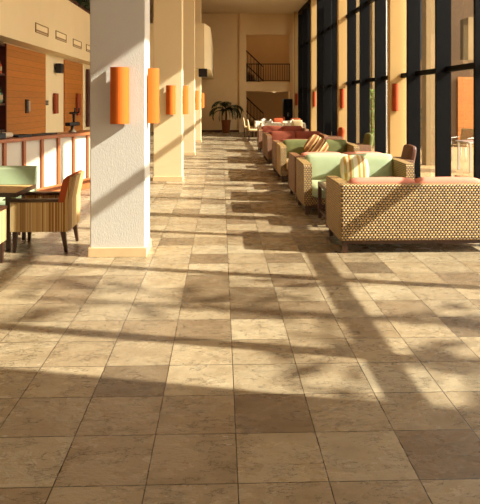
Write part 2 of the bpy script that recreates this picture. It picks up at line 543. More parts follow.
# ------------------------------------------------------------------ sconces
def sconce(label, loc, rz, mat, r=0.1, h=0.6, group=None):
    t = thing('wall_sconce', label, 'wall lamp', loc, rz, group)
    # half cylinder shade against the wall; local wall plane y=0, room side -y
    m = MB()
    n = 14
    pts = [(r * math.cos(PI + PI * k / n), 1.15 * r * math.sin(PI + PI * k / n) - 0.012) for k in range(n + 1)]
    inn = [(p[0] * 0.95, (p[1] + 0.012) * 0.95 - 0.012) for p in pts]
    m.prism(pts + inn[::-1], 2, -h / 2, h / 2)
    m.build('lamp_shade', mat, t)
    MB().span((-0.04, -0.03, -0.08), (0.04, 0.0, 0.08), 0.004).build('back_plate', 'blackmetal', t)
    MB().tube([(0, -0.03, 0), (0, -r * 1.15, 0)], 0.006).build('bracket', 'blackmetal', t)
    return t

gl = 'orange sconces on the left columns'
ords = ['nearest', 'second', 'third', 'farthest']
for i, y in enumerate(LCY):
    zz = 1.725 if i == 0 else 1.69
    o = 'the %s left column' % ords[i]
    if i < 2:
        sconce('orange half-round wall sconce on the front face of %s' % o, ((-1.08, -1.04)[i], y, zz), 0, 'orangeshade', group=gl)
    sconce('orange half-round wall sconce on the aisle side of %s' % o, (-0.81, y + 0.2, zz), PI / 2, 'orangeshade', group=gl)
rl = ['nearest golden window column in view', 'second golden window column from the front', 'third golden window column from the front', 'farthest golden window column by the back wall']
for i, y in enumerate(RCY[1:]):
    sconce('red-orange wall sconce on the %s' % rl[i], (4.0, y, 1.75), 0, 'redshade', r=0.072, h=0.63, group='red-orange sconces on the window columns')

# ------------------------------------------------------------------ wicker sofas
SD = 0.95
def sofa(label, x0, yfront, faceaway, seat, back, wick='wicker', SW=1.63):
    """front faces -y unless faceaway; x0 = left edge in the room, yfront = y of the front edge"""
    rz = PI if faceaway else 0.0
    loc = (x0 + SW / 2, yfront, 0)
    t = thing('wicker_sofa', label, 'sofa', loc, rz, 'wicker sofas along the windows')
    hw = SW / 2
    ah = 0.755
    # frame rail
    m = MB()
    m.span((-hw + 0.02, 0.03, 0.10), (hw - 0.02, 0.07, 0.15)).span((-hw + 0.02, SD - 0.07, 0.10), (hw - 0.02, SD - 0.03, 0.15))
    m.span((-hw + 0.02, 0.03, 0.10), (-hw + 0.06, SD - 0.03, 0.15)).span((hw - 0.06, 0.03, 0.10), (hw - 0.02, SD - 0.03, 0.15))
    m.build('base_rail', 'darkwood', t)
    for sx in (-1, 1):
        for y in (0.055, SD - 0.055):
            MB().taper((sx * (hw - 0.05), y), 0.03, 0.024, 0.0, 0.13).build('leg', 'darkwood', t)
    # wicker shells
    B((-hw, SD - 0.10, 0.14), (hw, SD, ah), 0.018).build('back_panel', wick, t)
    for sx in (-1, 1):
        a = MB()
        a.prism([(0.0, 0.14), (0.0, ah - 0.045), (0.015, ah - 0.02), (0.05, ah - 0.012), (SD - 0.1005, ah), (SD - 0.1005, 0.14)], 0, sx * hw, sx * (hw - 0.12))
        a.build('arm_panel', wick, t)
    B((-hw + 0.12, 0.04, 0.14), (hw - 0.12, SD - 0.10, 0.26), 0.01).build('seat_box', wick, t)
    B((-hw + 0.12, 0.02, 0.15), (hw - 0.12, 0.045, 0.25), 0.005).build('front_rail', wick, t)
    cw = (SW - 0.24) / 2
    for k, sx in enumerate((-1, 1)):
        MB().cushion((sx * cw / 2, 0.30, 0.345), (cw - 0.008, 0.88, 0.18), 0.06, 0.010, seed=k).build('seat_cushion', seat, t)
        rot = Matrix.Rotation(math.radians(-9), 3, 'X')
        MB().cushion((sx * cw / 2, SD - 0.20, 0.60), (cw - 0.008, 0.16, 0.40 + (0.0 if faceaway else 0.05)), 0.045, 0.010, rot=rot, seed=3 + k).build('back_cushion', back, t)
    return t

XS = 1.33
sofa('wicker sofa with salmon cushions, its woven back turned to us, nearest of all', XS - 0.02, 7.56, True, 'pink', 'pink', SW=1.73)
sofa('wicker sofa with pale mint cushions facing us, a yellow striped pillow on it', XS - 0.12, 8.88, False, 'mint', 'mint')
sofa('wicker sofa with salmon cushions standing back to back with the mint sofa', XS - 0.11, 10.98, True, 'pink', 'pink', 'wickerdark')
sofa('wicker sofa with olive green back and a brown striped pillow', XS - 0.11, 12.45, False, 'beigefab', 'green')
sofa('brown wicker sofa standing back to back with the olive green sofa', XS - 0.11, 14.50, True, 'maroon', 'maroon', 'wickerdark')
sofa('maroon cushioned sofa facing us, next one behind the olive green sofa', XS - 0.10, 16.1, False, 'maroon', 'maroon', 'wickerdark')
sofa('maroon cushioned sofa standing back to back behind the first maroon one', XS - 0.10, 18.1, True, 'maroon', 'maroon', 'wickerdark')
sofa('farthest rust red sofa facing us, close to the white clothed tables', XS - 0.10, 19.75, False, 'rust', 'maroon', 'wickerdark')

# scatter pillows
def pillow(label, loc, rot, mat, s=0.42):
    m = MB()
    m.cushion((0, 0, 0), (s, 0.13, s), 0.06, 0.03, n=8, seed=11)
    for v in m.bm.verts:                       # pinch the corners
        k = (abs(v.co.x) / (s / 2)) ** 3 * (abs(v.co.z) / (s / 2)) ** 3
        v.co.y *= 1 - 0.7 * min(1, k)
    o = m.build('scatter_pillow', mat)
    o.location = loc; o.rotation_euler = rot
    return tag(o, label, 'pillow', 'striped pillows on the sofas')
pillow('yellow and white striped pillow leaning on the pale mint sofa', (2.06, 9.36, 0.61), (math.radians(-14), 0, math.radians(4)), 'stripebright', 0.39)
pillow('brown striped pillow standing on its corner on the olive green sofa', (2.03, 12.95, 0.68), (math.radians(-14), math.radians(38), 0), 'stripebrown', 0.42)

# coffee tables between facing sofas
def coffee_table(label, x0, y0, w=1.2, d=0.62, h=0.5):
    t = thing('coffee_table', label, 'coffee table', (x0, y0, 0), 0, 'coffee tables between the sofas')
    m = MB()
    m.span((0, 0, h - 0.05), (w, 0.05, h)).span((0, d - 0.05, h - 0.05), (w, d, h)).span((0, 0.05, h - 0.05), (0.05, d - 0.05, h)).span((w - 0.05, 0.05, h - 0.05), (w, d - 0.05, h))
    m.build('top_frame', 'darkwood', t)
    B((0.05, 0.05, h - 0.03), (w - 0.05, d - 0.05, h - 0.008), 0.002).build('top_panel', 'stripebright', t)
    for x in (0.025, w - 0.025):
        for y in (0.025, d - 0.025):
            MB().taper((x, y), 0.025, 0.022, 0, h - 0.05).build('leg', 'darkwood', t)
    m = MB()
    m.span((0.03, 0.03, 0.10), (w - 0.03, 0.05, 0.13)).span((0.03, d - 0.05, 0.10), (w - 0.03, d - 0.03, 0.13)).span((0.02, 0.05, 0.10), (0.05, d - 0.05, 0.13)).span((w - 0.05, 0.05, 0.10), (w - 0.02, d - 0.05, 0.13))
    m.build('stretcher', 'darkwood', t)
    return t
coffee_table('dark wood coffee table between the nearest salmon sofa and the mint sofa', 1.38, 7.99, 1.2, 0.68, 0.52)
coffee_table('dark wood coffee table in front of the olive green sofa', 1.33, 11.33, 1.2, 0.74, 0.5)
coffee_table('dark wood coffee table in front of the nearer maroon sofa', 1.33, 14.95, 1.2, 0.68, 0.5)
coffee_table('dark wood coffee table in front of the farthest rust red sofa', 1.33, 18.5, 1.2, 0.74, 0.5)

# armchairs at the window end of the coffee tables
def window_chair(label, loc, back, seat):
    t = thing('window_armchair', label, 'armchair', loc, -PI / 2, 'armchairs at the window ends of the coffee tables')
    w, d = 0.6, 0.6
    for sx in (-1, 1):
        for y in (0.05, d - 0.05):
            MB().taper((sx * (w / 2 - 0.04), y), 0.022, 0.016, 0, 0.28).build('leg', 'darkwood', t)
        B((sx * w / 2, 0.02, 0.24), (sx * (w / 2 - 0.07), d - 0.06, 0.58), 0.015).build('arm_panel', 'wickerdark', t)
    B((-w / 2 + 0.07, 0.03, 0.24), (w / 2 - 0.07, d - 0.1, 0.32), 0.01).build('seat_box', 'darkwood', t)
    MB().cushion((0, 0.27, 0.38), (w - 0.16, 0.5, 0.12), 0.045, 0.015).build('seat_cushion', seat, t)
    rot = Matrix.Rotation(math.radians(-10), 3, 'X')
    MB().cushion((0, d - 0.09, 0.56), (w - 0.04, 0.13, 0.56), 0.05, 0.02, rot=rot).build('backrest', back, t)
    return t
window_chair('brown leather armchair by the window behind the mint sofa', (3.12, 11.75, 0), 'brownleather', 'brownleather').scale = (1, 1, 0.96)
window_chair('olive green backed armchair by the window beside the olive sofa', (3.2, 15.35, 0), 'green', 'beigefab')
window_chair('rust orange backed armchair by the window beside the maroon sofas', (3.2, 18.85, 0), 'rust', 'rust')

# ------------------------------------------------------------------ left foreground: table and armchairs
def club_chair(label, loc, rz, outer, inner, group):
    """front at -y; origin under the middle of the seat"""
    t = thing('tub_armchair', label, 'armchair', loc, rz, group)
    w, d = 0.60, 0.63
    hw, hd = w / 2, d / 2
    zb, za = 0.228, 0.555
    for sx in (-1, 1):
        MB().taper((sx * (hw - 0.04), -hd + 0.05), 0.026, 0.015, 0, zb + 0.01, (sx * 0.0, -0.012)).build('leg', 'darkwood', t)
        MB().taper((sx * (hw - 0.04), hd - 0.06), 0.026, 0.015, 0, zb + 0.01, (sx * 0.0, 0.035)).build('leg', 'darkwood', t)
        B((sx * hw, -hd, zb), (sx * (hw - 0.075), hd - 0.031, za), 0.006).build('arm_panel', outer, t)
        m = MB(); m.span((sx * (hw + 0.008), -hd - 0.008, za), (sx * (hw - 0.083), hd - 0.101, za + 0.032), 0.006)
        m.build('arm_cap', 'darkwood', t)
    # raked backrest, thin outer shell and thick inner upholstery
    m = MB(); m.prism([(hd - 0.03, zb), (hd, zb), (hd, 0.57), (hd + 0.055, 0.83), (hd + 0.025, 0.83), (hd - 0.03, 0.57)], 0, -hw, hw)
    m.build('back_shell', outer, t)
    m = MB(); m.prism([(hd - 0.12, 0.42), (hd - 0.031, 0.42), (hd - 0.031, 0.57), (hd + 0.0235, 0.829), (hd + 0.0235, 0.84), (hd - 0.005, 0.84), (hd - 0.05, 0.80), (hd - 0.10, 0.588)], 0, -hw + 0.001, hw - 0.001)
    m.build('back_upholstery', inner, t)
    B((-hw + 0.075, -hd + 0.01, zb), (hw - 0.075, hd - 0.13, 0.34), 0.006).build('front_panel', outer, t)
    MB().cushion((0, -0.05, 0.40), (w - 0.16, d - 0.13, 0.13), 0.04, 0.015).build('seat_cushion', inner, t)
    return t
gch = 'armchairs around the left table'
club_chair('striped tan armchair with rust back, its side to us, right of the left table', (-2.0, 7.06, 0), -PI / 2, 'chairstripe', 'rust', gch)
club_chair('pale striped armchair cut off by the left picture edge, nearest to us', (-2.52, 6.08, 0), PI, 'chairstripe', 'mint', gch)
club_chair('pale mint backed armchair standing behind the left table', (-2.77, 7.95, 0), 0, 'mint', 'mint', gch).scale = (1, 1, 0.95)

t = thing('cafe_table', 'square table with light wood top and dark edge by the tan striped armchair', 'table', (-2.63, 7.15, 0))
B((-0.36, -0.33, 0.622), (0.36, 0.33, 0.65), 0.003).build('table_top', 'tablewood', t)
m = MB()
m.span((-0.375, -0.345, 0.605), (0.375, -0.331, 0.652)).span((-0.375, 0.331, 0.605), (0.375, 0.345, 0.652)).span((-0.375, -0.331, 0.605), (-0.361, 0.331, 0.652)).span((0.361, -0.331, 0.605), (0.375, 0.331, 0.652))
m.build('edge_band', 'darkwood', t)
for sx in (-1, 1):
    for sy in (-1, 1):
        MB().taper((sx * 0.26, sy * 0.27), 0.026, 0.02, 0, 0.622).build('leg', 'darkwood', t)

# ------------------------------------------------------------------ bar
BD = Vector((0.38, 1, 0)).normalized()
bx0, by0 = -3.353 - 0.38 * 2.0, 9.58 - 2.0
ang = math.atan2(-0.38, 1)
bar = thing('bar_counter', 'long bar counter with wooden top, white panels and wooden posts', 'bar counter', (bx0, by0, 0), ang)
BL = 6.25          # local +y runs along the counter, local +x faces the room
B((-0.52, 0, 1.02), (0.06, BL, 1.075), 0.008).build('counter_top', 'redwood', bar)
B((-0.45, 0.02, 0.16), (-0.03, BL - 0.02, 1.02)).build('counter_body', 'counterwhite', bar)
B((-0.45, 0.01, 0.0), (0.0, BL - 0.01, 0.16), 0.004).build('plinth', 'redwood', bar)
step = 0.43 * math.sqrt(1 + 0.38 ** 2)
k0 = 2.0 * math.sqrt(1 + 0.38 ** 2)
y = k0 - 4 * step
while y < BL - 0.03:
    if y > 0.03:
        B((-0.03, y - 0.03, 0.16), (0.012, y + 0.03, 1.02), 0.004).build('post', 'redwood', bar)
    y += step
MB().tube([(0.10, 0.1, 0.2), (0.10, BL - 0.1, 0.2)], 0.022, 10).build('foot_rail', 'redwood', bar)
for q in range(5):
    MB().tube([(0.10, 0.5 + q * 1.3, 0.2), (0.0, 0.5 + q * 1.3, 0.2)], 0.012).build('rail_bracket', 'redwood', bar)

def on_bar(px, back=0.2):
    """point on the counter top under the picture column px"""
    xp = (px - 221) / FPX
    tt = (xp * 9.58 + 3.353) / (0.38 - xp)
    p = Vector((-3.353 + 0.38 * tt, 9.58 + tt, 1.075))
    return p + Vector((-BD.y, BD.x, 0)) * back

# shelf unit with bottles
sh = thing('bottle_shelf', 'dark red-brown wooden shelf unit behind the bar at the left edge', 'shelf', (WX - 0.04, 11.2, 0))
B((-0.42, 0, 0), (-0.39, 1.64, 2.86)).build('back_board', 'shelfwood', sh)
for yy in (0.0, 1.60):
    B((-0.39, yy, 0), (0.06, yy + 0.06, 2.86)).build('side_board', 'shelfwood', sh)
for zz in (0.5, 1.03, 1.575, 2.19, 2.80):
    B((-0.39, 0.06, zz), (0.04, 1.60, zz + 0.045), 0.004).build('shelf_board', 'shelfwood', sh)
def bottle(label, loc, mat, h=0.31, r=0.038):
    t = thing('bottle', label, 'bottle', loc, 0, 'bottles on the bar shelf')
    MB().lathe([(0, 0), (r, 0), (r * 1.02, 0.02), (r, h * 0.58), (r * 0.8, h * 0.68), (r * 0.36, h * 0.76), (r * 0.34, h * 0.94), (0, h * 0.94)], seg=14).build('glass_body', mat, t)
    MB().lathe([(r * 0.38, h * 0.92), (r * 0.4, h), (0, h)], seg=12).build('cap', 'black', t)
    MB().lathe([(r * 1.03, h * 0.2), (r * 1.04, h * 0.21), (r * 1.04, h * 0.5), (r * 1.02, h * 0.51)], seg=14).build('paper_label', 'beigefab', t)
    return t
for k, (mt, lb) in enumerate((('bottleyellow', 'yellow bottle on the middle shelf of the bar'), ('bottlegreen', 'green bottle next to the yellow one on the bar shelf'),
                              ('bottledark', 'dark bottle at the right end of the middle bar shelf'))):
    bottle(lb, (WX - 0.055, 12.53 + k * 0.095, 1.62), mt, 0.33 - 0.02 * (k == 0))
bottle('pale amber bottle on the upper shelf of the bar', (WX - 0.06, 12.66, 2.235), 'rust', 0.27, 0.045)

# things on the counter
p = on_bar(0, 0.32)
t = thing('coffee_grinder', 'dark rounded machine on the bar counter at the left edge', 'coffee grinder', p)
MB().lathe([(0, 0), (0.10, 0), (0.11, 0.03), (0.09, 0.12), (0.07, 0.15), (0, 0.15)], seg=18).build('body', 'black', t)
MB().lathe([(0.03, 0.15), (0.075, 0.24), (0.08, 0.25), (0, 0.26)], seg=18).build('hopper', 'bottledark', t)
p = on_bar(7, 0.12)
t = thing('bar_caddy', 'black bar caddy beside the white folded cloth', 'caddy', p, ang)
B((-0.07, -0.1, 0), (0.07, 0.1, 0.09), 0.01).build('tray', 'black', t)
MB().tube([(-0.06, 0, 0.09), (-0.06, 0, 0.16), (0.06, 0, 0.16), (0.06, 0, 0.09)], 0.008).build('handle', 'black', t)
p = on_bar(17, 0.2)
o = MB().cushion((0, 0, 0.047), (0.2, 0.22, 0.08), 0.035, 0.004, seed=4).build('folded_cloth', 'whitecloth')
o.location = p; o.rotation_euler = (0, 0, ang)
tag(o, 'white folded cloth lying on the bar counter', 'cloth')
p = on_bar(31, 0.2)
t = thing('serving_tray', 'black serving tray on the bar counter right of the white cloth', 'tray', p, ang)
B((-0.13, -0.17, 0), (0.13, 0.17, 0.012), 0.004).build('tray_base', 'black', t)
m = MB().span((-0.13, -0.17, 0.012), (-0.12, 0.17, 0.035)).span((0.12, -0.17, 0.012), (0.13, 0.17, 0.035)).span((-0.12, -0.17, 0.012), (0.12, -0.16, 0.035)).span((-0.12, 0.16, 0.012), (0.12, 0.17, 0.035))
m.build('tray_rim', 'black', t)
p = on_bar(53, 0.2)
o = B((-0.09, -0.33, 0), (0.09, 0.33, 0.025), 0.008).build('bar_mat', 'black'); o.location = p; o.rotation_euler = (0, 0, ang)
tag(o, 'long flat black bar mat lying on the counter below the red-brown sconce', 'mat')
p = on_bar(85, 0.25)
t = thing('beer_tap', 'dark beer tap tower standing on the counter left of the big column', 'beer tap', p, ang)
MB().lathe([(0, 0), (0.075, 0), (0.075, 0.02), (0.035, 0.05), (0.03, 0.12), (0, 0.12)], seg=16).build('base', 'steel', t)
B((-0.06, -0.17, 0.12), (0.06, 0.17, 0.19), 0.02).build('drip_head', 'black', t)
MB().tube([(0, 0.04, 0.19), (0, 0.04, 0.36)], [0.02, 0.03], 10).build('tower', 'black', t)
for yy in (-0.05, 0.09):
    MB().tube([(0.02, yy, 0.36), (0.08, yy, 0.38), (0.09, yy, 0.46)], [0.014, 0.016, 0.02], 8).build('tap_handle', 'black', t)
MB().span((-0.03, -0.07, 0.345), (0.05, 0.11, 0.385), 0.01).build('manifold', 'black', t)

# wall fittings behind the bar
def flat_sconce(label, y, z, h, w, mat, x=WX):
    t = thing('wall_sconce', label, 'wall lamp', (x, y, z), PI / 2, 'slim sconces behind the bar')
    B((-w / 2, -0.09, -h / 2), (w / 2, -0.02, h / 2), 0.012).build('lamp_shade', mat, t)
    B((-w / 3, -0.02, -h / 3), (w / 3, 0.0, h / 3)).build('back_plate', 'blackmetal', t)
    return t
def wally(px, X): return FPX * X / (px - 221)
flat_sconce('slim red-brown sconce on the cream strip between the plank panels', wally(55.5, WX - 0.05), 1.60, 0.55, 0.30, 'brownshade', WX - 0.05)
flat_sconce('slim red-brown sconce on the second plank panel', wally(78, WX), 1.56, 0.68, 0.36, 'brownshade')
t = thing('wall_sconce', 'small steel and black sconce on the nearest plank panel', 'wall lamp', (WX, wally(28.5, WX), 1.545), PI / 2, 'slim sconces behind the bar')
B((-0.1, -0.03, -0.16), (0.1, 0.0, 0.16), 0.01).build('back_plate', 'blackmetal', t)
B((-0.05, -0.08, -0.12), (0.06, -0.03, 0.12), 0.012).build('lamp_shade', 'steel', t)
t = thing('wall_sconce', 'tall dark red wall sconce just left of the big column', 'wall lamp', (WX - 0.05, 20.75, 1.75), PI / 2, 'slim sconces behind the bar')
B((-0.22, -0.12, -0.95), (0.22, -0.02, 0.98), 0.02).build('lamp_shade', 'shelfwood', t)
B((-0.1, -0.02, -0.5), (0.1, 0.0, 0.5)).build('back_plate', 'blackmetal', t)
t = thing('wall_speaker', 'small black loudspeaker high on the cream wall between the plank panels', 'speaker', (WX - 0.05, wally(58.5, WX), 2.56), PI / 2)
B((-0.16, -0.2, -0.13), (0.16, -0.04, 0.13), 0.02).build('cabinet', 'black', t)
B((-0.13, -0.208, -0.10), (0.13, -0.2, 0.10), 0.003).build('grille', 'blackmetal', t)
B((-0.03, -0.04, -0.04), (0.03, 0.0, 0.04)).build('bracket', 'blackmetal', t)
t = thing('switch_plate', 'small black switch plate beside the nearest plank panel', 'switch', (WX - 0.05, wally(47.6, WX) + 0.22, 1.62), PI / 2)
B((-0.14, -0.02, -0.06), (0.14, 0.0, 0.06), 0.005).build('plate', 'black', t)
for sx in (-0.06, 0.06): B((sx - 0.03, -0.03, -0.03), (sx + 0.03, -0.02, 0.03), 0.003).build('rocker', 'steel', t)

# vents on the mezzanine front
vents = [((37, 49.5), 30.5), ((57, 67.3), 37.3), ((74, 82.2), 44.5), ((87, 93.5), 49.3)]
vlab = ['leftmost rectangular vent on the cream mezzanine front', 'second vent from the left on the mezzanine front', 'third vent from the left on the mezzanine front', 'vent on the mezzanine front half hidden by the big column']
for (x0, x1), yc in [v for v in vents]:
    ya, yb = wally(x0, FX), wally(x1, FX)
    ym = (ya + yb) / 2
    zc = EYE + (101 - yc) / FPX * ym
    t = thing('air_vent', vlab[vents.index(((x0, x1), yc))], 'vent', (FX, ym, zc), PI / 2, 'vents on the mezzanine front')
    w, h = 0.62 * (yb - ya) / (yb - ya) , 0.215
    w = min(yb - ya, 1.3)
    m = MB()
    m.span((-w / 2, -0.02, -h / 2), (w / 2, 0, -h / 2 + 0.02)).span((-w / 2, -0.02, h / 2 - 0.02), (w / 2, 0, h / 2)).span((-w / 2, -0.02, -h / 2 + 0.02), (-w / 2 + 0.03, 0, h / 2 - 0.02)).span((w / 2 - 0.03, -0.02, -h / 2 + 0.02), (w / 2, 0, h / 2 - 0.02))
    m.build('frame', 'ventdark', t)
    B((-w / 2 + 0.03, -0.006, -h / 2 + 0.02), (w / 2 - 0.03, 0, h / 2 - 0.02)).build('backing', 'ventgrey', t)
    B((-w / 2 + 0.06, -0.016, -h / 2 + 0.035), (w / 2 - 0.06, -0.006, -h / 2 + 0.07)).build('slot', 'ventdark', t)

# trailing plants on the mezzanine
for k in range(7):
    yc = 15.6 + k * 1.6
    t = thing('planter', 'leafy green planter on the mezzanine edge, row of them above the vents', 'plant', (FX - 0.12, yc, 4.40), 0, 'planters along the mezzanine edge')
    B((-0.10, -0.75, 0), (0.08, 0.75, 0.12), 0.01).build('trough', 'shelfwood', t)
    m = MB()
    rnd = random.Random(k)
    for q in range(150):
        p = (rnd.uniform(-0.1, 0.1), rnd.uniform(-0.55, 0.55), 0.10 + rnd.uniform(0, 0.12))
        d = (rnd.uniform(-1, 1), rnd.uniform(-1, 1), rnd.uniform(0.2, 1.4))
        m.leaf(p, d, (rnd.uniform(-1, 1), rnd.uniform(-1, 1), 1), rnd.uniform(0.15, 0.3), 0.09)
    m.build('foliage', 'hedge', t, fixn=False)

# black speaker under the far mezzanine corner
t = thing('wall_speaker', 'small black loudspeaker under the far mezzanine corner beside the last column', 'speaker', (-0.66, 22.4, 2.79), 0)
B((-0.16, -0.1, -0.24), (0.16, 0.14, 0.06), 0.02).build('cabinet', 'black', t)
B((-0.12, -0.108, -0.2), (0.12, -0.1, 0.02), 0.003).build('grille', 'blackmetal', t)

# ------------------------------------------------------------------ far end
# potted palm
pp = thing('potted_palm', 'dark green palm in a brown pot against the back wall', 'potted plant', (0.26, 31.7, 0))
MB().lathe([(0, 0), (0.17, 0), (0.19, 0.03), (0.23, 0.55), (0.25, 0.62), (0.25, 0.68), (0.22, 0.68), (0.20, 0.6), (0, 0.6)], seg=24).build('pot', 'pot', pp)
MB().lathe([(0.205, 0.62), (0.1, 0.64), (0, 0.645)], seg=20).build('soil', 'soil', pp)
MB().tube([(0, 0, 0.62), (0.02, 0, 0.95), (0.0, 0.0, 1.25)], [0.05, 0.045, 0.035], 10).build('stem', 'trunk', pp)
rnd = random.Random(3)
for k in range(19):
    a = 2 * PI * k / 19 + rnd.uniform(-0.15, 0.15)
    el = rnd.uniform(0.35, 1.25)
    L = rnd.uniform(0.95, 1.25)
    pts = []
    p = Vector((0, 0, 1.15 + rnd.uniform(-0.08, 0.1)))
    cur = el
    ns = 9
    for q in range(ns + 1):
        pts.append(p.copy())
        p = p + Vector((math.cos(a) * math.cos(cur), (0.6 if math.sin(a) > 0 else 1) * math.sin(a) * math.cos(cur), math.sin(cur))) * (L / ns)
        cur -= 0.17 + 0.05 * q * 0.6
    m = MB().tube(pts, [0.012 - 0.001 * q for q in range(ns + 1)], 5)
    for q in range(2, ns + 1):
        d = (pts[q] - pts[q - 1]).normalized()
        side = d.cross(Vector((0, 0, 1))).normalized()
        for sgn in (-1, 1):
            for o2 in (0.0, 0.5):
                base = pts[q - 1].lerp(pts[q], o2)
                m.leaf(base, d * 0.75 + side * sgn * 0.8 - Vector((0, 0, 0.25)), (0, 0, 1), 0.36 * (1 - 0.045 * q), 0.055)
    m.build('frond', 'leaf', pp, fixn=False)

# balcony railing
rl_ = thing('balcony_railing', 'black iron railing with thin bars on the balcony above', 'railing', (1.37, YB + 0.0, 2.70))
W_ = 2.36
B((0, 0, 0.94), (W_, 0.05, 0.99), 0.004).build('top_rail', 'blackmetal', rl_)
B((0, 0.01, 0.06), (W_, 0.04, 0.09)).build('bottom_rail', 'blackmetal', rl_)
for k in range(19):
    x = 0.03 + (W_ - 0.06) * k / 18
    B((x - 0.011, 0.014, 0.09), (x + 0.011, 0.036, 0.94)).build('baluster', 'blackmetal', rl_)
for x in (0.0, 0.62, W_ - 0.05):
    B((x, 0, 0.0), (x + 0.05, 0.05, 1.0), 0.003).build('newel_post', 'blackmetal', rl_)

# stairs in the alcove, lower and upper flights
def stairs(name, label, x0, x1, y0, y1, z0, n, rise, run, sgn):
    t = thing(name, label, 'stairs', (x0, y0, z0), 0, 'stair flights in the far alcove')
    m = MB()
    m2 = MB()
    for k in range(n):
        xs = (k * run) if sgn > 0 else (x1 - x0 - (k + 1) * run)
        m.span((xs, 0, k * rise), (xs + run, y1 - y0, (k + 1) * rise))
    m.build('steps', 'tan', t)
    def P(k, up): return ((k * run if sgn > 0 else x1 - x0 - k * run), -0.03, k * rise + up)
    m = MB()
    m.tube([P(0, 0.95), P(n, 0.95)], 0.035, 6)
    m.tube([P(0, 0.15), P(n, 0.15)], 0.03, 6)
    m.build('handrail', 'blackmetal', t)
    for k in range(0, n + 1):
        MB().tube([P(k, 0.0), P(k, 0.95)], 0.016, 6).build('baluster', 'blackmetal', t)
    return t
stairs('staircase', 'lower flight of stairs with black handrail in the far alcove', 1.38, 2.45, 35.4, 36.9, 0.0, 6, 0.17, 0.18, -1)
stairs('staircase', 'upper flight of stairs seen behind the balcony railing', 1.38, 2.45, 35.4, 36.9, 2.7, 6, 0.17, 0.18, -1)

# added fill lamps that keep the alcove from going black, one on each floor
for yy, zz, lab in ((33.3, 2.19, 'added round fill lamp of the lower alcove'), (34.6, 6.39, 'added round fill lamp of the upper alcove')):
    t = thing('added_fill_lamp', lab, 'added fill lamp', (2.9, yy, zz), 0, 'added fill lights of the far alcove')
    MB().lathe([(0, 0), (0.16, 0), (0.15, -0.04), (0, -0.05)], seg=20).build('diffuser', 'chinawhite', t)
    ld = bpy.data.lights.new('added_alcove_fill', 'POINT'); ld.energy = 14; ld.color = (1.0, 0.78, 0.5); ld.shadow_soft_size = 0.12
    lo = bpy.data.objects.new('added_alcove_fill', ld); COL.objects.link(lo); lo.location = (2.9, yy, zz - 0.25)

# dark cabinet in the alcove, red fittings
t = thing('tall_cabinet', 'tall dark cabinet at the right side of the far alcove', 'cabinet', (3.55, 32.2, 0))
B((-0.24, 0, 0), (0.24, 0.5, 1.78), 0.01).build('body', 'black', t)
for sx in (-1, 1):
    dr = B((sx * 0.232, -0.02, 0.06), (sx * 0.005, -0.001, 1.74), 0.005).build('door', 'frame', t)
    B((sx * 0.03 - 0.008, -0.045, 0.85), (sx * 0.03 + 0.008, -0.02, 1.05), 0.003).build('handle', 'steel', dr)
flat_sconce('dark red sconce on the right wall of the upper alcove', 36.0, 4.35, 0.9, 0.3, 'redshade', 3.6)
SCN = bpy.data.objects['wall_sconce']
o = [x for x in bpy.data.objects if x.get('label') == 'dark red sconce on the right wall of the upper alcove'][0]
o.rotation_euler = (0, 0, -PI / 2); o.location = (4.2, 36.0, 4.35); o['group'] = 'sconces in the alcove'

# white clothed dining tables
def dining(label, clabel, x, y, w=0.85, drop=0.42):
    t = thing('dining_table', label, 'dining table', (x, y, 0), 0, 'far dining tables')
    B((-w / 2, -w / 2, 0.70), (w / 2, w / 2, 0.73), 0.004).build('table_top', 'darkwood', t)
    for sx in (-1, 1):
        for sy in (-1, 1):
            MB().taper((sx * (w / 2 - 0.05), sy * (w / 2 - 0.05)), 0.028, 0.02, 0, 0.70).build('leg', 'darkwood', t)
    m = MB()
    n = 28
    ring_t, ring_b = [], []
    hw = w / 2 + 0.012
    for k in range(4 * n):
        s_, f_ = divmod(k, n)
        u = -1 + 2 * f_ / n
        x_, y_ = ((u, -1), (1, u), (-u, 1), (-1, -u))[s_]
        wav = 0.02 * math.sin(k * 1.4) + 0.012 * math.sin(k * 0.53)
        ring_t.append(m.bm.verts.new((x_ * hw, y_ * hw, 0.737)))
        ring_b.append(m.bm.verts.new((x_ * (hw + 0.03 + wav), y_ * (hw + 0.03 + wav), 0.737 - drop - 0.05 * abs(u) ** 3)))
    m.bm.faces.new(ring_t)
    for k in range(4 * n):
        f = m.bm.faces.new((ring_t[k], ring_b[k], ring_b[(k + 1) % (4 * n)], ring_t[(k + 1) % (4 * n)])); f.smooth = True
    c = m.build('tablecloth', 'whitecloth')
    c.location = (x, y, 0)
    tag(c, clabel, 'tablecloth', 'white tablecloths at the far end')
    return t
dt = [(2.12, 25.9), (3.1, 25.9), (2.0, 28.2), (3.12, 28.6)]
dl = ['nearest dining table at the aisle beyond the sofas', 'dining table beside the nearest one, closer to the windows', 'second dining table along the aisle at the far end', 'far dining table next to the windows and the cabinet']
for (x, y), l in zip(dt, dl):
    dining(l, 'white cloth over the ' + l, x, y)

